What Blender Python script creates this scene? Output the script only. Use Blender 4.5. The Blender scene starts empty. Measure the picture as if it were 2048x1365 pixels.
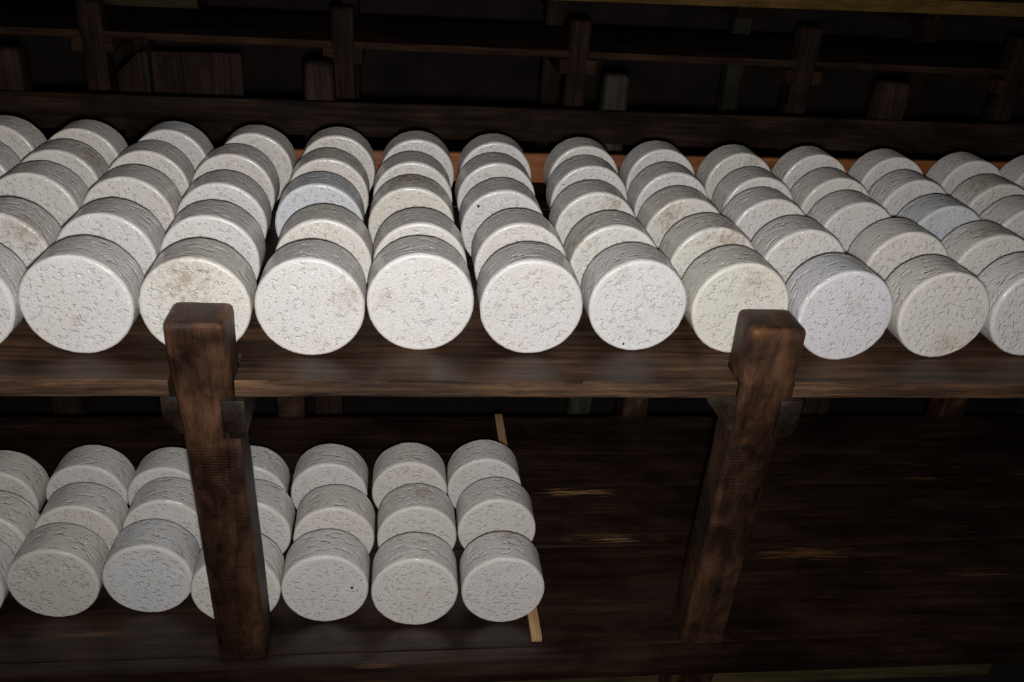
import bpy, bmesh, math, random
from mathutils import Vector, Matrix, noise

random.seed(7)
scene = bpy.context.scene
col = scene.collection

# ------------------------------------------------------------------ camera
cam_data = bpy.data.cameras.new('camera')
cam_data.sensor_fit = 'HORIZONTAL'
cam_data.sensor_width = 36.0
cam_data.lens = 32.0677
cam_data.clip_start = 0.05
cam_data.clip_end = 60
cam = bpy.data.objects.new('camera', cam_data)
col.objects.link(cam)
RIGHT = Vector((0.9924347746557549, -0.10452134779008707, 0.06440889620327885))
UP = Vector((-0.009570817997565935, 0.4571568254144438, 0.8893346031836641))
FWD = Vector((0.1223994178778582, 0.8832230323271305, -0.45269797621596464))
CAM = Vector((-0.10449038, -1.58800481, 0.84364512))
m = Matrix.Identity(4)
for i in range(3):
    m[i][0], m[i][1], m[i][2], m[i][3] = RIGHT[i], UP[i], -FWD[i], CAM[i]
cam.matrix_world = m
scene.camera = cam

# ------------------------------------------------------------------ world: an unlit cellar
world = bpy.data.worlds.new('cellar_dark')
world.use_nodes = True
world.node_tree.nodes['Background'].inputs[0].default_value = (1.0, 0.80, 0.72, 1)
world.node_tree.nodes['Background'].inputs[1].default_value = 0.0022
scene.world = world

# ------------------------------------------------------------------ the camera's flash, right beside the lens
fl = bpy.data.lights.new('flash', 'SPOT')
fl.energy = 152.0
fl.color = (1.0, 0.985, 0.97)
fl.spot_size = math.radians(138)
fl.spot_blend = 1.0
fl.shadow_soft_size = 0.022
flash = bpy.data.objects.new('flash', fl)
col.objects.link(flash)
flash.location = CAM - UP * 0.045 + RIGHT * 0.01
aim = Vector((0.10, 0.95, 0.46))
flash.rotation_euler = (aim - flash.location).to_track_quat('-Z', 'Y').to_euler()

scene.view_settings.view_transform = 'Standard'
scene.view_settings.look = 'None'
scene.view_settings.exposure = 0.0
scene.view_settings.gamma = 1.0
scene.view_settings.use_curve_mapping = False

ZL = -0.7476          # top of the lower shelf; top of the upper shelf is z = 0


# ------------------------------------------------------------------ helpers
def tag(o, label=None, cat=None, group=None, kind=None):
    if label: o['label'] = label
    if cat: o['category'] = cat
    if group: o['group'] = group
    if kind: o['kind'] = kind
    return o


def empty(name, loc=(0, 0, 0)):
    o = bpy.data.objects.new(name, None)
    o.empty_display_size = 0.1
    o.location = loc
    col.objects.link(o)
    return o


def link(name, bm, mat, parent=None, smooth=True, loc=None):
    me = bpy.data.meshes.new(name)
    bm.normal_update()
    bm.to_mesh(me)
    bm.free()
    me.materials.append(mat)
    if smooth:
        for p in me.polygons: p.use_smooth = True
        try: me.set_sharp_from_angle(angle=math.radians(38))
        except Exception: pass
    o = bpy.data.objects.new(name, me)
    col.objects.link(o)
    if loc is not None: o.location = loc
    if parent is not None: o.parent = parent
    return o


def rough_up(bm, amp, freq, seed):
    off = Vector((seed * 3.1, seed * 1.7, seed * 5.3))
    for v in bm.verts:
        p = v.co * freq + off
        v.co += Vector((noise.noise(p), noise.noise(p + Vector((17, 0, 0))), noise.noise(p + Vector((0, 31, 0))))) * amp


def loft(sections, bevel=0.006, cuts=10, amp=0.0012, freq=14.0, seed=0, segs=2):
    """closed beam through rectangular sections [(z, x0, x1, y0, y1)], edges rounded, slightly uneven"""
    bm = bmesh.new()
    rings = []
    for z, x0, x1, y0, y1 in sections:
        rings.append([bm.verts.new(c) for c in ((x0, y0, z), (x1, y0, z), (x1, y1, z), (x0, y1, z))])
    for a, b in zip(rings, rings[1:]):
        for i in range(4):
            j = (i + 1) % 4
            bm.faces.new((a[i], a[j], b[j], b[i]))
    bm.faces.new(rings[0][::-1])
    bm.faces.new(rings[-1])
    bmesh.ops.recalc_face_normals(bm, faces=bm.faces)
    sharp = [e for e in bm.edges if len(e.link_faces) == 2 and e.calc_face_angle(0) > 0.5]
    bmesh.ops.bevel(bm, geom=sharp, offset=bevel, segments=segs, profile=0.6, affect='EDGES')
    longe = [e for e in bm.edges if e.calc_length() > 0.08]
    bmesh.ops.subdivide_edges(bm, edges=longe, cuts=cuts, use_grid_fill=True)
    if amp: rough_up(bm, amp, freq, seed)
    return bm


def board(x0, x1, y0, y1, z0, z1, bevel=0.004, cuts=14, amp=0.0012, freq=9.0, seed=0):
    """a sawn board given by its extents; a loft along its longest side"""
    dx, dy, dz = x1 - x0, y1 - y0, z1 - z0
    if dz >= dx and dz >= dy:
        return loft([(z0, x0, x1, y0, y1), (z1, x0, x1, y0, y1)], bevel, cuts, amp, freq, seed)
    if dx >= dy:
        bm = loft([(x0, y0, y1, z0, z1), (x1, y0, y1, z0, z1)], bevel, cuts, 0, freq, seed)
        for v in bm.verts: v.co = Vector((v.co.z, v.co.x, v.co.y))
    else:
        bm = loft([(y0, x0, x1, z0, z1), (y1, x0, x1, z0, z1)], bevel, cuts, 0, freq, seed)
        for v in bm.verts: v.co = Vector((v.co.x, v.co.z, v.co.y))
    bmesh.ops.recalc_face_normals(bm, faces=bm.faces)
    if amp: rough_up(bm, amp, freq, seed)
    return bm


def recentre(o):
    """move the origin of an unparented-in-space mesh to its own base centre"""
    vs = [v.co for v in o.data.vertices]
    c = Vector(((min(v.x for v in vs) + max(v.x for v in vs)) / 2, (min(v.y for v in vs) + max(v.y for v in vs)) / 2, min(v.z for v in vs)))
    o.data.transform(Matrix.Translation(-c))
    o.location = o.location + c
    return o


# ------------------------------------------------------------------ materials
def nodes_of(name):
    mat = bpy.data.materials.new(name)
    mat.use_nodes = True
    nt = mat.node_tree
    return mat, nt, nt.nodes['Principled BSDF'], nt.nodes.new, nt.links.new


def ramp(nt, stops, interp='LINEAR'):
    r = nt.nodes.new('ShaderNodeValToRGB')
    r.color_ramp.interpolation = interp
    els = r.color_ramp.elements
    while len(els) < len(stops): els.new(0.5)
    for e, (p, c) in zip(els, stops):
        e.position = p
        e.color = (c, c, c, 1) if isinstance(c, (int, float)) else (*c, 1)
    return r


def math_node(nt, op, a, b=None, clamp=False):
    n = nt.nodes.new('ShaderNodeMath')
    n.operation = op
    n.use_clamp = clamp
    for i, v in enumerate((a, b)):
        if v is None: continue
        if isinstance(v, (int, float)): n.inputs[i].default_value = v
        else: nt.links.new(v, n.inputs[i])
    return n.outputs[0]


def mix_col(nt, fac, a, b, mode='MIX'):
    n = nt.nodes.new('ShaderNodeMix')
    n.data_type = 'RGBA'
    n.blend_type = mode
    for sock, v in ((n.inputs[0], fac), (n.inputs[6], a), (n.inputs[7], b)):
        if isinstance(v, (int, float)): sock.default_value = v
        elif isinstance(v, tuple): sock.default_value = (*v, 1)
        else: nt.links.new(v, sock)
    return n.outputs[2]


def wood(name, dark, mid, light, axis='X', saw_below=99.0, arris=0.0, blotch=0.0, scuffs=(), rough=0.42, spec=0.45, grain=1.0, saw=0.0, wear=0.0, wear_col=(0.22, 0.12, 0.05), bump=0.35, patch=0.7):
    mat, nt, b, N, L = nodes_of(name)
    tc = N('ShaderNodeTexCoord')
    info = N('ShaderNodeObjectInfo')
    add = N('ShaderNodeVectorMath'); add.operation = 'ADD'
    sc = N('ShaderNodeVectorMath'); sc.operation = 'SCALE'
    comb = N('ShaderNodeCombineXYZ')
    for i in range(3): L(info.outputs['Random'], comb.inputs[i])
    L(comb.outputs[0], sc.inputs[0]); sc.inputs['Scale'].default_value = 13.0
    L(tc.outputs['Object'], add.inputs[0]); L(sc.outputs[0], add.inputs[1])

    def mapped(along, across):
        mp = N('ShaderNodeMapping')
        s = {'X': (along, across, across), 'Y': (across, along, across), 'Z': (across, across, along)}[axis]
        mp.inputs['Scale'].default_value = s
        L(add.outputs[0], mp.inputs[0])
        return mp.outputs[0]

    def nz(vec, scale, detail, dist=0.0, rgh=0.6):
        n = N('ShaderNodeTexNoise')
        n.inputs['Scale'].default_value = scale
        n.inputs['Detail'].default_value = detail
        n.inputs['Roughness'].default_value = rgh
        n.inputs['Distortion'].default_value = dist
        L(vec, n.inputs['Vector'])
        return n.outputs[0]

    g1 = nz(mapped(1.6 * grain, 30 * grain), 1.6, 7, 0.5)           # growth lines
    g2 = nz(mapped(4 * grain, 160 * grain), 2.0, 4, 0.0, 0.7)       # fibres
    big = nz(mapped(2.2, 4.5), 1.7, 4, 0.3)                         # stained patches
    r1 = ramp(nt, [(0.30, dark), (0.52, mid), (0.74, light)])
    L(g1, r1.inputs[0])
    r2 = ramp(nt, [(0.34, 0.62), (0.62, 1.12)])
    L(g2, r2.inputs[0])
    c = mix_col(nt, 0.8, r1.outputs[0], r2.outputs[0], 'MULTIPLY')
    rp = ramp(nt, [(0.36, 1 - patch), (0.62, 1.1)])
    L(big, rp.inputs[0])
    c = mix_col(nt, 1.0, c, rp.outputs[0], 'MULTIPLY')
    h = math_node(nt, 'ADD', math_node(nt, 'MULTIPLY', g1, 0.7), math_node(nt, 'MULTIPLY', g2, 0.4))
    if saw:
        w = N('ShaderNodeTexWave')
        w.wave_type = 'BANDS'
        w.bands_direction = 'Z' if axis == 'Z' else 'X'
        w.inputs['Scale'].default_value = 48.0
        w.inputs['Distortion'].default_value = 5.0
        w.inputs['Detail'].default_value = 3
        w.inputs['Detail Scale'].default_value = 1.6
        L(add.outputs[0], w.inputs['Vector'])
        where = ramp(nt, [(0.34, 0.0), (0.55, 1.0)])
        L(nz(mapped(2.0, 3.0), 2.3, 3), where.inputs[0])
        sx = N('ShaderNodeSeparateXYZ'); L(tc.outputs['Object'], sx.inputs[0])
        low = math_node(nt, 'LESS_THAN', sx.outputs['Z'], saw_below)
        wsel = math_node(nt, 'MULTIPLY', where.outputs[0], low)
        ws = ramp(nt, [(0.10, 0.30), (0.5, 1.0)])
        L(w.outputs[0], ws.inputs[0])
        c = mix_col(nt, math_node(nt, 'MULTIPLY', wsel, saw), c, mix_col(nt, 1.0, c, ws.outputs[0], 'MULTIPLY'))
        h = math_node(nt, 'ADD', h, math_node(nt, 'MULTIPLY', math_node(nt, 'MULTIPLY', w.outputs[0], wsel), 0.35 * saw))
    if blotch:
        bl = nz(mapped(6.0, 9.0), 2.0, 4, 0.6, 0.6)
        br = ramp(nt, [(0.38, 1.0 - blotch), (0.50, 0.85), (0.68, 1.45)])
        L(bl, br.inputs[0])
        c = mix_col(nt, 1.0, c, br.outputs[0], 'MULTIPLY')
    if arris:
        geo = N('ShaderNodeNewGeometry')
        am = math_node(nt, 'MULTIPLY', ramp_of(nt, geo.outputs['Pointiness'], 0.53, 0.60), ramp_of(nt, nz(mapped(3.0, 3.0), 3.0, 4), 0.45, 0.62))
        c = mix_col(nt, math_node(nt, 'MULTIPLY', am, arris), c, wear_col)
    if wear:
        wn = nz(mapped(2.6, 30.0), 1.5, 5, 0.2, 0.65)
        sel = nz(mapped(1.3, 3.2), 1.3, 2)
        wm = math_node(nt, 'MULTIPLY', ramp_of(nt, wn, 0.56, 0.68), ramp_of(nt, sel, 0.58, 0.68))
        c = mix_col(nt, math_node(nt, 'MULTIPLY', wm, wear), c, wear_col)
    for (sx_, sy_, rx_, ry_, scol) in scuffs:                       # scraped places with a shape of their own
        mp = N('ShaderNodeMapping'); mp.vector_type = 'POINT'
        mp.inputs['Location'].default_value = (-sx_ / rx_, -sy_ / ry_, 0)
        mp.inputs['Scale'].default_value = (1 / rx_, 1 / ry_, 0)
        L(tc.outputs['Object'], mp.inputs[0])
        ln = N('ShaderNodeVectorMath'); ln.operation = 'LENGTH'; L(mp.outputs[0], ln.inputs[0])
        near = math_node(nt, 'SUBTRACT', 1.0, ln.outputs['Value'], clamp=True)
        fib = nz(mapped(5.0, 85.0), 1.8, 5, 0.1, 0.7)
        sm = ramp_of(nt, math_node(nt, 'ADD', fib, math_node(nt, 'MULTIPLY', near, 0.25)), 0.60, 0.72)
        c = mix_col(nt, math_node(nt, 'MULTIPLY', sm, ramp_of(nt, near, 0.0, 0.3)), c, scol)
    L(c, b.inputs['Base Color'])
    rr = ramp(nt, [(0.3, max(0.05, rough - 0.10)), (0.7, rough + 0.14)])
    L(big, rr.inputs[0])
    L(rr.outputs[0], b.inputs['Roughness'])
    b.inputs['Specular IOR Level'].default_value = spec
    bp = N('ShaderNodeBump')
    bp.inputs['Strength'].default_value = bump
    bp.inputs['Distance'].default_value = 0.004
    L(h, bp.inputs['Height'])
    L(bp.outputs[0], b.inputs['Normal'])
    return mat


def ramp_of(nt, sock, lo, hi):
    r = ramp(nt, [(lo, 0.0), (hi, 1.0)])
    nt.links.new(sock, r.inputs[0])
    return r.outputs[0]


M_SHELF = wood('dark_shelf_wood', (0.0096, 0.0048, 0.0028), (0.0272, 0.0128, 0.0064), (0.0480, 0.0232, 0.0112), 'X', rough=0.36, spec=0.5, wear=0.5, wear_col=(0.14, 0.07, 0.03))
M_SPLIT = wood('split_edge_wood', (0.010, 0.006, 0.004), (0.085, 0.045, 0.025), (0.200, 0.105, 0.055), 'X', rough=0.6, spec=0.2, grain=1.7, wear=0.4, wear_col=(0.22, 0.11, 0.05), bump=1.0, patch=0.4)
M_SHELF_EDGE = wood('worn_shelf_wood', (0.0152, 0.0085, 0.0057), (0.0628, 0.0324, 0.0180), (0.1238, 0.0666, 0.0362), 'X', rough=0.42, spec=0.22, wear=0.35, wear_col=(0.17, 0.085, 0.038), bump=0.6, patch=0.45)
M_LOWER = wood('dark_lower_shelf_wood', (0.0120, 0.0060, 0.0045), (0.0270, 0.0135, 0.0090), (0.0480, 0.0240, 0.0150), 'X', rough=0.38, spec=0.4, wear=0.5, wear_col=(0.16, 0.085, 0.04), patch=0.6)
M_LOWER_B = wood('scuffed_lower_shelf_wood', (0.0120, 0.0060, 0.0045), (0.0270, 0.0135, 0.0090), (0.0480, 0.0240, 0.0150), 'X', rough=0.38, spec=0.4, wear=0.5, wear_col=(0.16, 0.085, 0.04), patch=0.6, scuffs=((0.17, 0.030, 0.16, 0.030, (0.26, 0.15, 0.075)),))
M_LOWER_C = wood('scraped_lower_shelf_wood', (0.0120, 0.0060, 0.0045), (0.0270, 0.0135, 0.0090), (0.0480, 0.0240, 0.0150), 'X', rough=0.38, spec=0.4, wear=0.5, wear_col=(0.16, 0.085, 0.04), patch=0.6, scuffs=((0.24, -0.048, 0.09, 0.022, (0.20, 0.11, 0.055)),))
M_LOWER_D = wood('worn_lower_shelf_wood', (0.0120, 0.0060, 0.0045), (0.0270, 0.0135, 0.0090), (0.0480, 0.0240, 0.0150), 'X', rough=0.38, spec=0.4, wear=0.5, wear_col=(0.16, 0.085, 0.04), patch=0.6, scuffs=((0.76, 0.130, 0.20, 0.045, (0.12, 0.055, 0.022)), (1.2, 0.03, 0.16, 0.02, (0.10, 0.05, 0.03))))
M_POST = wood('post_wood', (0.0317, 0.0159, 0.0098), (0.0683, 0.0317, 0.0171), (0.1074, 0.0488, 0.0244), 'Z', saw_below=1.40, arris=0.8, blotch=0.6, rough=0.48, spec=0.25, grain=0.9, saw=0.9, wear=0.3, wear_col=(0.20, 0.085, 0.030), bump=0.45, patch=0.55)
M_JOIST = wood('joist_wood', (0.0096, 0.0056, 0.0032), (0.0240, 0.0136, 0.0080), (0.0440, 0.0240, 0.0128), 'Y', blotch=0.5, rough=0.42, wear=0.4, wear_col=(0.24, 0.09, 0.02), patch=0.6)
M_RAIL = wood('orange_rail_wood', (0.14, 0.046, 0.013), (0.225, 0.080, 0.024), (0.31, 0.12, 0.040), 'X', rough=0.55, spec=0.2, grain=0.8, patch=0.3)
M_STICK = wood('pale_stick_wood', (0.3520, 0.2000, 0.0880), (0.4480, 0.2720, 0.1280), (0.5280, 0.3440, 0.1760), 'Y', rough=0.5, grain=1.2, patch=0.12, bump=0.15)
M_SILL = wood('pale_sill_wood', (0.035, 0.025, 0.010), (0.075, 0.055, 0.024), (0.12, 0.090, 0.042), 'X', rough=0.6, spec=0.15, patch=0.5)
M_FAR = wood('far_dark_wood', (0.0116, 0.0065, 0.0043), (0.0319, 0.0188, 0.0130), (0.0551, 0.0333, 0.0217), 'X', rough=0.7, spec=0.06, patch=0.6)
M_FARPOST = wood('far_post_wood', (0.020, 0.011, 0.008), (0.042, 0.024, 0.017), (0.070, 0.042, 0.029), 'Z', rough=0.7, spec=0.08, patch=0.5)
M_FARPALE = wood('far_grey_wood', (0.030, 0.026, 0.019), (0.052, 0.046, 0.034), (0.080, 0.072, 0.055), 'Z', rough=0.7, spec=0.08, patch=0.4)
M_FAREDGE = wood('far_worn_edge_wood', (0.030, 0.014, 0.008), (0.060, 0.031, 0.018), (0.095, 0.052, 0.030), 'X', rough=0.7, spec=0.08, patch=0.45)
M_YELLOW = wood('yellow_plank_wood', (0.20, 0.110, 0.030), (0.31, 0.180, 0.052), (0.40, 0.24, 0.075), 'X', rough=0.6, spec=0.1, patch=0.4)


def stone(name, dark, light):
    mat, nt, b, N, L = nodes_of(name)
    tc = N('ShaderNodeTexCoord')
    n = N('ShaderNodeTexNoise'); n.inputs['Scale'].default_value = 3.0; n.inputs['Detail'].default_value = 8
    L(tc.outputs['Object'], n.inputs['Vector'])
    r = ramp(nt, [(0.3, dark), (0.7, light)])
    L(n.outputs[0], r.inputs[0]); L(r.outputs[0], b.inputs['Base Color'])
    b.inputs['Roughness'].default_value = 0.85
    bp = N('ShaderNodeBump'); bp.inputs['Strength'].default_value = 0.6; bp.inputs['Distance'].default_value = 0.03
    L(n.outputs[0], bp.inputs['Height']); L(bp.outputs[0], b.inputs['Normal'])
    return mat


M_STONE = stone('cellar_stone', (0.04, 0.026, 0.023), (0.085, 0.056, 0.050))
M_FLOOR = stone('dark_floor_stone', (0.008, 0.005, 0.004), (0.018, 0.011, 0.010))


def cheese_material():
    mat, nt, b, N, L = nodes_of('cheese_rind')
    tc = N('ShaderNodeTexCoord')
    uv = N('ShaderNodeAttribute'); uv.attribute_name = 'rind'
    info = N('ShaderNodeObjectInfo')
    rim = N('ShaderNodeAttribute'); rim.attribute_name = 'rim'
    face = N('ShaderNodeAttribute'); face.attribute_name = 'face'
    comb = N('ShaderNodeCombineXYZ')
    for i in range(3): L(info.outputs['Random'], comb.inputs[i])
    sc = N('ShaderNodeVectorMath'); sc.operation = 'SCALE'; sc.inputs['Scale'].default_value = 31.0
    L(comb.outputs[0], sc.inputs[0])

    def shifted(sock):
        a = N('ShaderNodeVectorMath'); a.operation = 'ADD'
        L(sock, a.inputs[0]); L(sc.outputs[0], a.inputs[1])
        return a.outputs[0]
    puv, pob = shifted(uv.outputs['Vector']), shifted(tc.outputs['Object'])

    def nz(vec, scale, detail=3, rgh=0.55, dist=0.0):
        n = N('ShaderNodeTexNoise')
        n.inputs['Scale'].default_value = scale; n.inputs['Detail'].default_value = detail
        n.inputs['Roughness'].default_value = rgh; n.inputs['Distortion'].default_value = dist
        L(vec, n.inputs['Vector'])
        return n.outputs[0]
    not_rim = math_node(nt, 'SUBTRACT', 1.0, math_node(nt, 'MULTIPLY', rim.outputs['Fac'], 0.62))
    # crumb pits: flat floors with ragged outlines
    big = nz(puv, 88, 3, 0.55, 0.3)
    pit = ramp(nt, [(0.355, 0.0), (0.41, 0.8), (0.47, 1.0)])
    L(big, pit.inputs[0])
    small = nz(puv, 230, 3, 0.6, 0.2)
    pit2 = ramp(nt, [(0.36, 0.0), (0.46, 1.0)])
    L(small, pit2.inputs[0])
    fine = nz(puv, 420, 2)
    h = math_node(nt, 'ADD', math_node(nt, 'MULTIPLY', pit.outputs[0], 1.0), math_node(nt, 'MULTIPLY', pit2.outputs[0], 0.35))
    h = math_node(nt, 'ADD', h, math_node(nt, 'MULTIPLY', fine, 0.12))
    lump = nz(pob, 26, 3)
    h = math_node(nt, 'ADD', h, math_node(nt, 'MULTIPLY', lump, 0.5))
    bp = N('ShaderNodeBump')
    bp.inputs['Distance'].default_value = 0.0016
    L(math_node(nt, 'MULTIPLY', not_rim, 1.0), bp.inputs['Strength'])
    side = math_node(nt, 'SUBTRACT', 1.0, face.outputs['Fac'])
    h = math_node(nt, 'MULTIPLY', h, math_node(nt, 'ADD', 1.0, math_node(nt, 'MULTIPLY', side, 0.7)))
    L(h, bp.inputs['Height'])
    L(bp.outputs[0], b.inputs['Normal'])
    # colour: each wheel has its own white, with cream clouds and brown specks
    white = info.outputs['Color']
    cloud = nz(pob, 14, 4, 0.6)
    c = mix_col(nt, math_node(nt, 'MULTIPLY', ramp_of(nt, cloud, 0.45, 0.70), 0.30), white, mix_col(nt, 1.0, white, (0.94, 0.87, 0.76), 'MULTIPLY'))
    # beige smears near the touching flanks and here and there
    smear = math_node(nt, 'MULTIPLY', ramp_of(nt, nz(pob, 9, 5, 0.65, 0.4), 0.58, 0.76), 0.22)
    c = mix_col(nt, smear, c, (0.55, 0.46, 0.35))
    speck = math_node(nt, 'MULTIPLY', ramp_of(nt, nz(pob, 330, 1, 0.4), 0.70, 0.76), ramp_of(nt, nz(pob, 17, 2), 0.46, 0.64))
    c = mix_col(nt, math_node(nt, 'MULTIPLY', speck, 0.75), c, (0.22, 0.12, 0.06))
    # a stain placed wheel by wheel
    sp = N('ShaderNodeAttribute'); sp.attribute_type = 'OBJECT'; sp.attribute_name = 'stain_pos'
    ss = N('ShaderNodeAttribute'); ss.attribute_type = 'OBJECT'; ss.attribute_name = 'stain_size'
    dv = N('ShaderNodeVectorMath'); dv.operation = 'DISTANCE'
    L(tc.outputs['Object'], dv.inputs[0]); L(sp.outputs['Vector'], dv.inputs[1])
    near = math_node(nt, 'SUBTRACT', 1.0, math_node(nt, 'DIVIDE', dv.outputs['Value'], math_node(nt, 'MAXIMUM', ss.outputs['Fac'], 0.0001)), clamp=True)
    frag = ramp_of(nt, math_node(nt, 'ADD', nz(pob, 75, 5, 0.7, 0.5), math_node(nt, 'MULTIPLY', near, 0.26)), 0.56, 0.80)
    st = math_node(nt, 'MULTIPLY', frag, ramp_of(nt, near, 0.0, 0.35))
    sd = N('ShaderNodeAttribute'); sd.attribute_type = 'OBJECT'; sd.attribute_name = 'stain_dark'
    c = mix_col(nt, math_node(nt, 'MULTIPLY', st, math_node(nt, 'ADD', 0.34, math_node(nt, 'MULTIPLY', sd.outputs['Fac'], 0.5))), c, (0.30, 0.18, 0.10))
    L(c, b.inputs['Base Color'])
    rr = ramp(nt, [(0.3, 0.22), (0.7, 0.34)])
    L(lump, rr.inputs[0]); L(rr.outputs[0], b.inputs['Roughness'])
    b.inputs['IOR'].default_value = 1.6
    b.inputs['Specular IOR Level'].default_value = 0.75
    b.inputs['Subsurface Weight'].default_value = 0.0
    return mat


M_CHEESE = cheese_material()
M_PIT = nodes_of('dark_pit')[0]
M_PIT.node_tree.nodes['Principled BSDF'].inputs['Base Color'].default_value = (0.012, 0.010, 0.008, 1)
M_PIT.node_tree.nodes['Principled BSDF'].inputs['Roughness'].default_value = 0.8


# ------------------------------------------------------------------ the setting
bm = board(-6, 8, -4, 8, -1.75, -1.55, 0.01, 30, 0.01, 1.5, 1)
tag(link('floor', bm, M_FLOOR), kind='structure')
bm = board(-6, 8, 7.6, 8.0, -1.55, 4.0, 0.01, 30, 0.04, 1.2, 2)
tag(link('wall_back', bm, M_STONE), kind='structure')


# ------------------------------------------------------------------ the rack that holds the cheeses
def leaning_post(name, xs, parent, mat, z_top, z_bot=-1.55, yf=lambda z: -0.118 - 0.09 * z, depth=0.098, seed=0, bevel=0.016):
    """xs = [(z, x0, x1)] from bottom to top; front face leans with yf"""
    secs = [(z, x0, x1, yf(z), yf(z) + depth) for z, x0, x1 in xs]
    bm = loft(secs, bevel, 9, 0.0016, 16.0, seed, 3)
    return link(name, bm, mat, parent)


def shelf_front_plank(name, x0, x1, y0, y1, z0, z1, notches, mat, parent, seed):
    """plank whose front edge is cut out around the posts and is split and uneven"""
    rnd = random.Random(seed)
    pts = []
    xs = [x0]
    def run(a, b):
        n = max(2, int((b - a) / 0.03))
        for i in range(n + 1):
            x = a + (b - a) * i / n
            pts.append((x, y0 + noise.noise(Vector((x * 7, seed, 0))) * 0.003 + rnd.uniform(-0.0006, 0.0006)))
    cur = x0
    for a, b, d in notches:
        run(cur, a); pts.append((a + 0.001, d)); pts.append((b - 0.001, d)); cur = b
    run(cur, x1)
    n_front = len(pts)
    bm = bmesh.new()
    # stack of rows down the front edge so that it can be ragged, then top and bottom faces
    rows = [(z1, 0.004), (z1 - 0.003, 0.0008), (z1 - 0.010, 0.0), (z1 - 0.018, 0.0015), (z1 - 0.026, 0.0), (z0 + 0.004, 0.001), (z0, 0.005)]
    rv = []
    for k, (z, inset) in enumerate(rows):
        r = []
        for (x, y) in pts:
            j = noise.noise(Vector((x * 16, k * 2.3, seed))) * 0.0022 if 0 < k < len(rows) - 1 else 0.0
            dz = noise.noise(Vector((x * 3, 5.0, seed))) * 0.0025 if k >= len(rows) - 2 else 0.0
            r.append(bm.verts.new((x, y + inset + j, z + dz)))
        rv.append(r)
    for a, b_ in zip(rv, rv[1:]):
        for i in range(n_front - 1):
            bm.faces.new((a[i], b_[i], b_[i + 1], a[i + 1]))
    back_t = [bm.verts.new((x, y1, z1)) for x, _ in pts]
    back_b = [bm.verts.new((x, y1, z0)) for x, _ in pts]
    for i in range(n_front - 1):
        if abs(pts[i][0] - pts[i + 1][0]) < 1e-6: continue
        bm.faces.new((rv[0][i], rv[0][i + 1], back_t[i + 1], back_t[i]))
        bm.faces.new((rv[-1][i + 1], rv[-1][i], back_b[i], back_b[i + 1]))
        bm.faces.new((back_t[i], back_t[i + 1], back_b[i + 1], back_b[i]))
    for side in (0, -1):
        loop = [r[side] for r in rv] + [back_b[side], back_t[side]]
        bm.faces.new(loop)
    bmesh.ops.recalc_face_normals(bm, faces=bm.faces)
    o = link(name, bm, mat, parent)
    o.data.materials.append(M_SPLIT)      # the raw split front edge
    for p in o.data.polygons:
        if p.normal.y < -0.6: p.material_index = 1
    return o


rack = empty('cheese_rack', (0.08, 0.43, -1.55))
tag(rack, 'dark-stained timber rack whose two shelves carry the white cheeses', 'rack')
RX0, RX1 = -1.75, 2.25


def part(o):
    """parent to the rack keeping world placement, origin at own base"""
    recentre(o)
    o.parent = rack
    o.matrix_parent_inverse = Matrix.Translation(-Vector(rack.location))
    return o


# front posts
part(leaning_post('post', [(-1.55, -0.482, -0.378), (-0.60, -0.497, -0.393), (-0.13, -0.503, -0.401), (0.02, -0.511, -0.406), (0.122, -0.512, -0.405)], None, M_POST, 0.12, seed=3))
part(leaning_post('post', [(-1.55, 0.572, 0.680), (-0.55, 0.563, 0.667), (-0.12, 0.559, 0.659), (0.03, 0.553, 0.659), (0.124, 0.549, 0.657)], None, M_POST, 0.12, seed=8))
# back posts, seen only as stubs behind the lower shelf
for k, (a, b_) in enumerate(((-0.494, -0.407), (0.645, 0.733), (1.80, 1.89))):
    part(link('post', loft([(-1.55, a, b_, 0.985, 1.075), (-0.2, a, b_, 0.985, 1.075), (0.10, a, b_, 0.985, 1.075)], 0.01, 8, 0.0015, 14, 20 + k, 3), M_POST))


def joist(x0, x1, yf, outer, cut, seed, z0=-0.120, z1=-0.037, zc=-0.085):
    """cross timber under the upper shelf; its outer lower corner is cut away at the front end"""
    prof = [(x0, z1), (x1, z1), (x1, z0), (x0, z0)]
    if outer == 'L': prof = [(x0, z1), (x1, z1), (x1, z0), (x0 + cut, z0), (x0, zc)]
    if outer == 'R': prof = [(x0, z1), (x1, z1), (x1, zc), (x1 - cut, z0), (x0, z0)]
    bm = bmesh.new()
    ys = [yf, yf + 0.12, 0.45, 0.97]
    rings = [[bm.verts.new((x, y, z)) for x, z in prof] for y in ys]
    n = len(prof)
    for a, b_ in zip(rings, rings[1:]):
        for i in range(n):
            bm.faces.new((a[i], a[(i + 1) % n], b_[(i + 1) % n], b_[i]))
    bm.faces.new(rings[0]); bm.faces.new(rings[-1][::-1])
    bmesh.ops.recalc_face_normals(bm, faces=bm.faces)
    sharp = [e for e in bm.edges if len(e.link_faces) == 2 and e.calc_face_angle(0) > 0.5]
    bmesh.ops.bevel(bm, geom=sharp, offset=0.004, segments=2, profile=0.6, affect='EDGES')
    rough_up(bm, 0.0015, 25, seed)
    return part(link('joist', bm, M_JOIST))


joist(-0.428, -0.384, -0.119, 'R', 0.006, 31, zc=-0.108)
joist(-0.537, -0.495, -0.104, 'L', 0.030, 32)
joist(0.640, 0.686, -0.119, 'R', 0.014, 33, z0=-0.122, zc=-0.098)
joist(0.497, 0.566, -0.100, 'L', 0.056, 34, zc=-0.050)

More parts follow.
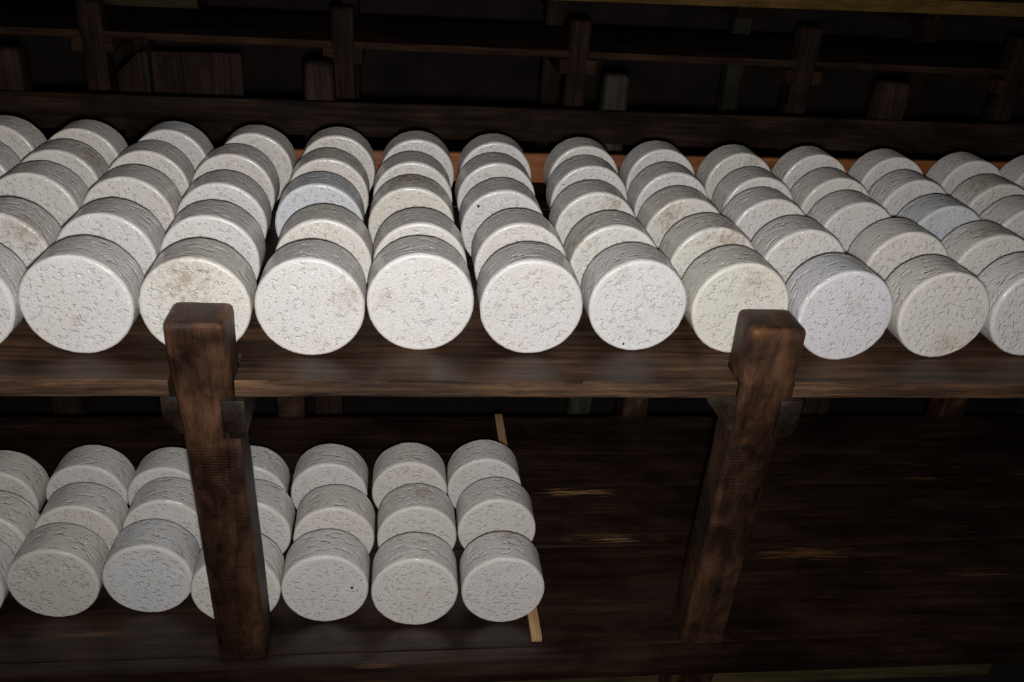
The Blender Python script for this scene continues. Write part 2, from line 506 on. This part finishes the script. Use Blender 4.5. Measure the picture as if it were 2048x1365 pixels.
# upper shelf planks
shelf = shelf_front_plank('shelf_plank', RX0, RX1, -0.111, 0.250, -0.036, 0.0,
                          [(-0.517, -0.401, -0.012), (0.547, 0.664, -0.012)], M_SHELF_EDGE, None, 5)
part(shelf)
for k, (a, b_) in enumerate(((0.2515, 0.468), (0.4695, 0.683), (0.6845, 0.893), (0.8945, 0.97))):
    part(link('shelf_plank', board(RX0, RX1, a, b_, -0.036, -0.0008, 0.0012, 24, 0.0006, 6, 40 + k), M_SHELF))
# lower shelf planks
edge = [-0.083, -0.042, 0.31, 0.455, 0.583, 0.748, 0.97]
for k, (a, b_) in enumerate(zip(edge, edge[1:])):
    part(link('shelf_plank', board(RX0, RX1, a, b_ - 0.003, ZL - (0.066 if k == 0 else 0.04), ZL - (0.0005 if k % 2 else 0.0), 0.0012, 24, 0.0006, 6, 50 + k), {1: M_LOWER_D, 2: M_LOWER_C, 3: M_LOWER_B}.get(k, M_LOWER)))
# retaining rail behind the last row
rl = link('retaining_rail', board(-1.5, 2.1, 0.962, 0.982, -0.042, 0.042, 0.003, 20, 0.0012, 5, 61), M_RAIL, loc=(0, 0, 0))
rl.data.transform(Matrix.Rotation(math.radians(-1.0), 4, 'Y'))
rl.data.transform(Matrix.Translation((0, 0, 0.093)))
part(rl)
# sill rail under the lower shelf
part(link('sill_rail', board(-1.7, 1.49, 0.050, 0.085, -1.003, ZL - 0.042, 0.004, 20, 0.002, 7, 62), M_SILL))

# stick that chocks the last column of the lower shelf
st = link('wooden_stick', board(0.2085, 0.2335, -0.030, 0.962, ZL, ZL + 0.013, 0.0015, 16, 0.0004, 8, 70), M_STICK)
recentre(st)
st.location.z += 0.0007
tag(st, 'pale bare wooden stick lying across the lower shelf beside the last cheeses', 'stick')

# ------------------------------------------------------------------ cheeses
CHEESES = {
    ('upper', 0): [(-0.8905, -0.0200, 0.0986), (-0.687, -0.0164, 0.0995), (-0.4791, -0.0189, 0.0999), (-0.2695, -0.0174, 0.1015), (-0.0669, 0.0081, 0.1029), (0.1498, -0.0018, 0.1012), (0.3653, 0.0153, 0.0995), (0.5731, 0.0067, 0.1005), (0.7847, -0.0191, 0.0995), (1.0061, -0.0045, 0.0973), (1.2188, 0.0048, 0.1009)],
    ('upper', 1): [(-0.8968, 0.1937, 0.0991), (-0.6953, 0.2019, 0.0998), (-0.4928, 0.2041, 0.1), (-0.2633, 0.2003, 0.0997), (-0.0639, 0.1966, 0.0993), (0.152, 0.2047, 0.1001), (0.3583, 0.2067, 0.1003), (0.5795, 0.2087, 0.1004), (0.7872, 0.2085, 0.1004), (1.032, 0.2098, 0.1005), (1.2442, 0.2071, 0.1003)],
    ('upper', 2): [(-0.9153, 0.4387, 0.1014), (-0.7107, 0.4343, 0.101), (-0.5069, 0.4207, 0.0996), (-0.29, 0.4297, 0.1005), (-0.078, 0.4281, 0.1003), (0.136, 0.4263, 0.1001), (0.3582, 0.4288, 0.1005), (0.5736, 0.4154, 0.099), (0.787, 0.4217, 0.0997), (1.0093, 0.419, 0.0994), (1.2451, 0.4156, 0.0991), (1.4727, 0.4196, 0.0995)],
    ('upper', 3): [(-1.1270, 0.6350, 0.1000), (-0.9229, 0.6335, 0.1003), (-0.7222, 0.6497, 0.1002), (-0.5156, 0.6403, 0.101), (-0.2856, 0.6344, 0.1004), (-0.0751, 0.6316, 0.1001), (0.1382, 0.6406, 0.1011), (0.3816, 0.6449, 0.1013), (0.5967, 0.6224, 0.099), (0.828, 0.6133, 0.098), (1.0446, 0.6214, 0.0989), (1.2692, 0.6249, 0.0993), (1.5079, 0.6164, 0.0984)],
    ('upper', 4): [(-1.1373, 0.8447, 0.1002), (-0.93, 0.8378, 0.0994), (-0.7102, 0.8477, 0.1006), (-0.4928, 0.8458, 0.1003), (-0.276, 0.8498, 0.1008), (-0.0609, 0.8443, 0.1003), (0.1536, 0.8453, 0.1003), (0.401, 0.843, 0.1), (0.6228, 0.8396, 0.0996), (0.849, 0.8337, 0.0989), (1.0782, 0.8419, 0.0999), (1.3147, 0.8424, 0.0999), (1.5619, 0.8408, 0.0997), (1.7909, 0.8455, 0.1003)],
    ('lower', 0): [(-1.0785, 0.0700, 0.0994), (-0.8769, 0.0887, 0.099), (-0.673, 0.0953, 0.0999), (-0.4696, 0.0511, 0.0998), (-0.2699, 0.0509, 0.0994), (-0.0632, 0.0316, 0.1004), (0.1431, 0.0332, 0.0986)],
    ('lower', 1): [(-1.0728, 0.219, 0.0991), (-0.8713, 0.2435, 0.1002), (-0.6704, 0.2598, 0.1009), (-0.4680, 0.2500, 0.1003), (-0.2615, 0.2267, 0.0994), (-0.0567, 0.2265, 0.0994), (0.1475, 0.2492, 0.1004)],
    ('lower', 2): [(-1.1108, 0.3897, 0.0991), (-0.8965, 0.4107, 0.1001), (-0.697, 0.4003, 0.0996), (-0.4969, 0.4049, 0.0999), (-0.2854, 0.4106, 0.1001), (-0.0739, 0.4144, 0.1003), (0.13, 0.4257, 0.1008)],
}

H = 0.102       # thickness of a wheel


def cheese_mesh(k):
    """wheel with its axis along Y, centre at the origin, rounded rims, slightly uneven"""
    R, nseg = 0.1, 112
    bev = 0.0072
    prof = [(0.0, 'f'), (0.018, 'f'), (0.036, 'f'), (0.054, 'f'), (0.070, 'f'), (0.082, 'f')]
    pts = [(r, -H / 2, 0.0, 1.0) for r, _ in prof]
    pts.append((R - bev - 0.0015, -H / 2, 0.2, 1.0))
    for i in range(7):
        a = math.pi / 2 * i / 6
        pts.append((R - bev + bev * math.sin(a), -H / 2 + bev - bev * math.cos(a), 1.0, 1.0 if i < 3 else 0.0))
    pts.append((R, -H / 2 + bev + 0.004, 0.25, 0.0))
    for t in (0.25, 0.4, 0.5, 0.6, 0.75):
        pts.append((R, -H / 2 + H * t, 0.0, 0.0))
    pts.append((R, H / 2 - bev - 0.004, 0.25, 0.0))
    for i in range(7):
        a = math.pi / 2 * (6 - i) / 6
        pts.append((R - bev + bev * math.sin(a), H / 2 - bev + bev * math.cos(a), 1.0, 0.0 if i < 4 else 1.0))
    pts.append((0.05, H / 2, 0.0, 1.0))
    pts.append((0.0, H / 2, 0.0, 1.0))
    verts, faces, rims, fcs, uvs = [], [], [], [], []
    off = Vector((k * 7.7, k * 3.3, k * 11.1))
    idx = []
    for (r, y, rm, fc) in pts:
        row = []
        for s in range(1 if r == 0.0 else nseg):
            th = 2 * math.pi * s / nseg - math.pi / 2
            p = Vector((r * math.cos(th), y, r * math.sin(th)))
            rad = 1.0 + 0.008 * noise.noise(Vector((math.cos(th) * 1.3, math.sin(th) * 1.3, y * 9)) + off)
            rad += 0.004 * noise.noise(Vector((math.cos(th) * 5, math.sin(th) * 5, y * 35)) + off)
            w = min(1.0, r / 0.08)
            q = Vector((p.x * (1 + (rad - 1) * w) , p.y + 0.0012 * noise.noise(p * 22 + off), p.z * (1 + (rad - 1) * w)))
            if r >= R - 0.004: q += p.normalized() * 0.0007 * noise.noise(p * 130 + off)
            row.append(len(verts)); verts.append(q); rims.append(rm); fcs.append(fc)
            uvs += (p.x, 5.0 + 3 * (y > 0), p.z) if fc > 0.5 else (p.x * 0.36, y * 1.0, p.z * 0.36)
        idx.append(row)
    for a, b_ in zip(idx, idx[1:]):
        n = max(len(a), len(b_))
        for s in range(n):
            t = (s + 1) % n
            if len(a) == 1: faces.append((a[0], b_[s], b_[t]))
            elif len(b_) == 1: faces.append((a[s], b_[0], a[t]))
            else: faces.append((a[s], b_[s], b_[t], a[t]))
    me = bpy.data.meshes.new('cheese')
    me.from_pydata(verts, [], faces)
    me.update()
    for p in me.polygons: p.use_smooth = True
    ra = me.attributes.new('rim', 'FLOAT', 'POINT'); ra.data.foreach_set('value', rims)
    fa = me.attributes.new('face', 'FLOAT', 'POINT'); fa.data.foreach_set('value', fcs)
    ua = me.attributes.new('rind', 'FLOAT_VECTOR', 'POINT'); ua.data.foreach_set('vector', uvs)
    bm = bmesh.new(); bm.from_mesh(me); bmesh.ops.recalc_face_normals(bm, faces=bm.faces); bm.to_mesh(me); bm.free()
    me.materials.append(M_CHEESE)
    return me


MESHES = [cheese_mesh(k) for k in range(7)]
ORD = ['', 'first', 'second', 'third', 'fourth', 'fifth', 'sixth', 'seventh', 'eighth', 'ninth', 'tenth']
ROWN = {'upper': ['front row', 'second row', 'third row', 'fourth row', 'back row'], 'lower': ['front row', 'middle row', 'back row']}

# what sets a wheel apart: (shelf, row, index) -> (adjective, tint, stain position in the wheel's own frame, stain size)
LOOK = {
    ('upper', 2, 3): ('bluish-white', (0.75, 0.765, 0.80), None, 0),
    ('upper', 2, 10): ('bluish-white', (0.70, 0.715, 0.755), None, 0),
    ('upper', 0, 8): ('cool lilac-white', (0.79, 0.77, 0.80), (0.01, -0.05, 0.03), 0.035),
    ('upper', 0, 2): ('brown-flecked', (0.82, 0.79, 0.73), (-0.01, -0.05, 0.06), 0.085),
    ('upper', 0, 3): ('white, tan-smudged', (0.84, 0.81, 0.78), (0.075, -0.05, 0.03), 0.06),
    ('upper', 0, 4): ('white, tan-spotted', (0.85, 0.82, 0.79), (-0.07, -0.05, 0.012), 0.03),
    ('upper', 0, 1): ('large white', (0.82, 0.79, 0.77), (0.0, -0.05, -0.03), 0.02),
    ('upper', 0, 6): ('white, speckle-rimmed', (0.84, 0.82, 0.81), (-0.045, -0.045, 0.075), 0.035),
    ('upper', 0, 7): ('cream-white', (0.82, 0.79, 0.71), (0.02, -0.05, 0.06), 0.06),
    ('upper', 0, 9): ('cream-white', (0.80, 0.76, 0.70), (0.02, -0.05, -0.07), 0.05),
    ('upper', 2, 4): ('brown-streaked creamy', (0.82, 0.77, 0.69), (-0.005, 0.032, 0.098), 0.075),
    ('upper', 4, 9): ('brown-stained', (0.80, 0.77, 0.70), (0.03, -0.05, 0.078), 0.04),
    ('upper', 2, 6): ('rust-spotted', (0.83, 0.80, 0.75), (0.035, -0.05, 0.075), 0.045),
    ('upper', 1, 7): ('brown-flecked', (0.83, 0.80, 0.73), (0.02, -0.05, 0.07), 0.085),
    ('upper', 1, 6): ('brown-sided', (0.82, 0.80, 0.74), (-0.075, -0.01, 0.06), 0.07),
    ('upper', 1, 10): ('white, rust-topped', (0.82, 0.79, 0.74), (-0.03, -0.01, 0.095), 0.06),
    ('upper', 1, 0): ('brown-smeared', (0.80, 0.77, 0.73), (0.06, -0.05, 0.065), 0.07),
    ('upper', 3, 12): ('brown-topped', (0.79, 0.76, 0.70), (-0.05, 0.0, 0.085), 0.07),
    ('upper', 3, 1): ('brown-sided', (0.79, 0.75, 0.70), (0.07, 0.0, 0.07), 0.07),
    ('upper', 2, 7): ('brown-smudged', (0.81, 0.77, 0.70), (-0.045, -0.05, 0.055), 0.05),
    ('lower', 1, 5): ('rust-topped', (0.80, 0.77, 0.72), (0.01, 0.01, 0.10), 0.05),
    ('lower', 0, 6): ('rust-spotted', (0.80, 0.77, 0.74), (0.015, 0.03, 0.10), 0.045),
    ('lower', 0, 1): ('cream-grey', (0.76, 0.72, 0.66), None, 0),
    ('lower', 0, 2): ('cool white', (0.78, 0.77, 0.77), None, 0),
}
# dark holes: (shelf, row, index) -> (x, z) on the front face, radius
HOLES = {
    ('upper', 2, 5): ((-0.062, 0.060), 0.0030),
    ('upper', 3, 7): ((-0.072, 0.048), 0.0024),
    ('lower', 0, 4): ((0.062, 0.006), 0.0034),
    ('upper', 0, 6): ((-0.020, -0.083), 0.0022),
}
pit_bm = bmesh.new()
bmesh.ops.create_icosphere(pit_bm, subdivisions=2, radius=1.0)
for v in pit_bm.verts:
    v.co = Vector((v.co.x * (1 + 0.3 * noise.noise(v.co * 2)), v.co.y * 0.35, v.co.z * (1.25 + 0.4 * noise.noise(v.co * 2 + Vector((4, 0, 0))))))
PIT = bpy.data.meshes.new('dark_pit'); pit_bm.to_mesh(PIT); pit_bm.free(); PIT.materials.append(M_PIT)

rnd = random.Random(21)
for key, items in CHEESES.items():          # neighbours in a row touch but do not press into each other
    for _ in range(40):
        for i in range(len(items) - 1):
            (xa, ya, ra), (xb, yb, rb) = items[i], items[i + 1]
            gap = ra + rb + 0.0014 - (xb - xa)
            if gap > 0:
                items[i] = (xa - gap / 2, ya, ra)
                items[i + 1] = (xb + gap / 2, yb, rb)
for (shelf_name, row), items in CHEESES.items():
    n = len(items)
    for i, (x, y, r) in enumerate(items):
        o = bpy.data.objects.new('cheese', MESHES[rnd.randrange(len(MESHES))])
        col.objects.link(o)
        z0 = 0.0 if shelf_name == 'upper' else ZL
        s = r / 0.1
        o.scale = (s, 1.0, s)
        o.location = (x, y + H / 2, z0 + r + 0.0008)
        roll = 0.0 if (shelf_name, row, i) in LOOK or (shelf_name, row, i) in HOLES else rnd.uniform(0, 6.28)
        o.rotation_euler = (0, roll, math.radians(rnd.uniform(-0.9, 0.9)))
        t = rnd.uniform(-1, 1)
        base = (0.82 + 0.012 * t, 0.78, 0.742 - 0.035 * t)
        adj = 'white'
        lk = LOOK.get((shelf_name, row, i))
        if lk:
            adj, base, pos, size = lk
            if pos:
                o['stain_pos'] = [float(v) for v in pos]
                o['stain_size'] = float(size)
                o['stain_dark'] = 1.0 if 'streaked' in adj else 0.5 if 'rust' in adj or 'brown' in adj else 0.0
        elif t > 0.35: adj = 'creamy white'
        o.color = (*[v * 0.84 for v in base], 1.0)
        if i + 1 <= n - i: where = f'{ORD[i + 1]} from the left' if i else 'leftmost'
        else: where = f'{ORD[n - i]} from the right' if i < n - 1 else 'rightmost'
        hole = HOLES.get((shelf_name, row, i))
        if hole and not lk: adj = 'dark-holed white'
        tag(o, f'{adj} cheese wheel, {ROWN[shelf_name][row]} on the {shelf_name} shelf, {where}', 'cheese', f'cheese wheels on the {shelf_name} shelf')
        if hole:
            (hx, hz), hr = hole
            p = bpy.data.objects.new('dark_pit', PIT); col.objects.link(p)
            p.parent = o
            p.location = (hx, -H / 2 + 0.0002, hz)
            p.scale = (hr, hr, hr)
            p['label'] = 'small black hole in the cheese face'


# ------------------------------------------------------------------ the racks standing in the dark behind
def far_part(o, root):
    recentre(o)
    o.parent = root
    o.matrix_parent_inverse = Matrix.Translation(-Vector(root.location))
    return o


# nearest empty rack: apron board with rounded post heads rising above it
f1 = empty('empty_rack', (0.3, 1.78, -1.55))
tag(f1, 'empty timber rack with rounded post tops, nearest behind the cheeses', 'rack')
for k, (a, b_, mt, zt) in enumerate(((-1.50, -1.385, M_FARPOST, 0.222), (-0.452, -0.338, M_FARPOST, 0.226), (0.625, 0.728, M_FARPALE, 0.228), (1.69, 1.815, M_FARPOST, 0.246), (2.78, 2.90, M_FARPOST, 0.25))):
    far_part(link('post', loft([(-1.55, a, b_, 1.73, 1.84), (-0.1, a, b_, 1.73, 1.84), (zt, a + 0.006, b_ - 0.006, 1.735, 1.825)], 0.026, 8, 0.002, 14, 80 + k, 4), mt), f1)
ap = link('apron_board', board(-2.4, 3.6, 1.70, 1.728, -0.07, 0.052, 0.006, 22, 0.003, 4, 86), M_FAR)
ap.data.transform(Matrix.Rotation(math.radians(-0.45), 4, 'Y'))
ap.data.transform(Matrix.Translation((0, 0, 0.048)))
far_part(ap, f1)
for k, (a, b_) in enumerate(((1.73, 1.88), (1.885, 2.05), (2.055, 2.2))):
    far_part(link('shelf_plank', board(-2.4, 3.6, a, b_, -0.80, -0.76, 0.004, 16, 0.001, 5, 90 + k), M_FAR), f1)

# second rack behind: same build as the cheese rack
f2 = empty('empty_rack', (0.3, 2.9, -1.55))
tag(f2, 'empty timber shelf rack with taller posts, second behind the cheeses', 'rack')
for k, (a, b_, zt) in enumerate(((-1.475, -1.375, 0.27), (-0.417, -0.315, 0.295), (0.643, 0.742, 0.293), (1.725, 1.828, 0.315), (2.80, 2.90, 0.32))):
    far_part(link('post', loft([(-1.55, a, b_, 2.65, 2.76), (0.0, a, b_, 2.64, 2.75), (zt, a, b_, 2.63, 2.73)], 0.020, 8, 0.002, 14, 100 + k, 4), M_FARPOST), f2)
    for sx in (-1, 1):
        x0, x1 = (a - 0.036, a + 0.01) if sx < 0 else (b_ - 0.01, b_ + 0.036)
        bm = board(x0, x1, 2.635, 3.4, 0.055, 0.122, 0.006, 6, 0.0015, 14, 110 + k)
        far_part(link('joist', bm, M_FAREDGE), f2)
for k, (a, b_) in enumerate(((2.64, 2.85), (2.855, 3.06), (3.065, 3.27), (3.275, 3.42))):
    bm = board(-2.8, 4.4, a, b_, -0.016, 0.016, 0.004, 22, 0.002, 4, 120 + k)
    o = link('shelf_plank', bm, M_FAREDGE if k == 0 else M_FAR)
    o.data.transform(Matrix.Rotation(math.radians(-0.35), 4, 'Y'))
    o.data.transform(Matrix.Translation((0, 0, 0.139)))
    far_part(o, f2)
for k, (a, b_) in enumerate(((2.80, 3.0), (3.005, 3.2), (3.205, 3.4))):
    far_part(link('shelf_plank', board(-2.8, 4.4, a, b_, -0.82, -0.78, 0.004, 16, 0.001, 5, 130 + k), M_FAR), f2)
# upright boards standing between the two racks
pn = empty('board_partition', (-1.0, 2.56, -1.55))
tag(pn, 'upright brown boards set side by side behind the racks, upper left', 'partition')
for k, (a, b_, zt) in enumerate(((-1.165, -1.043, 0.088), (-1.0415, -0.918, 0.091), (-0.9165, -0.79, 0.094))):
    far_part(link('upright_board', board(a, b_, 2.55 + 0.004 * (k % 2), 2.575, -1.55, zt, 0.002, 10, 0.001, 8, 140 + k), M_FARPOST), pn)
bm = bmesh.new()
prof = [(-1.30, -1.55), (-1.19, -1.55), (-1.19, 0.09), (-1.205, 0.09), (-1.30, 0.0)]
ring = [[bm.verts.new((x, y, z)) for x, z in prof] for y in (2.50, 2.60)]
for i in range(5): bm.faces.new((ring[0][i], ring[0][(i + 1) % 5], ring[1][(i + 1) % 5], ring[1][i]))
bm.faces.new(ring[0]); bm.faces.new(ring[1][::-1])
bmesh.ops.recalc_face_normals(bm, faces=bm.faces)
bmesh.ops.bevel(bm, geom=bm.edges[:], offset=0.006, segments=2, profile=0.6, affect='EDGES')
far_part(link('end_board', bm, M_FARPOST), pn)
far_part(link('edge_strip', board(-1.189, -1.168, 2.50, 2.60, -1.55, 0.095, 0.004, 10, 0.0015, 8, 146), M_FARPALE), pn)

# third rack: pale yellow shelf edge at the top of the view
f3 = empty('empty_rack', (0.9, 3.7, -1.55))
tag(f3, 'farthest timber rack, with a yellowish shelf edge at the top', 'rack')
far_part(link('shelf_plank', board(-1.66, -1.14, 3.455, 3.70, 0.135, 0.19, 0.004, 10, 0.002, 4, 177), M_SILL), f3)
for k, (a, b_) in enumerate(((-1.50, -1.41), (-0.42, -0.33), (0.66, 0.755), (1.71, 1.805), (2.80, 2.90))):
    far_part(link('post', loft([(-1.55, a, b_, 3.50, 3.60), (0.0, a, b_, 3.50, 3.60), (0.46, a, b_, 3.50, 3.60)], 0.012, 8, 0.002, 14, 150 + k, 3), M_FARPALE if k == 3 else M_FARPOST), f3)
    if k: far_part(link('joist', board(a - 0.005, b_ + 0.005, 3.47, 4.2, 0.24, 0.29, 0.006, 6, 0.002, 14, 160 + k), M_FARPOST), f3)
for k, (a, b_) in enumerate(((3.455, 3.70), (3.705, 3.95), (3.955, 4.2))):
    bm = board(-0.9 if k == 0 else -2.2, 4.6, a, b_, -0.037, 0.037, 0.004, 22, 0.002, 4, 170 + k)
    o = link('shelf_plank', bm, M_YELLOW if k == 0 else M_FAR)
    o.data.transform(Matrix.Rotation(math.radians(-1.1), 4, 'Y'))
    o.data.transform(Matrix.Translation((0, 0, 0.303)))
    far_part(o, f3)
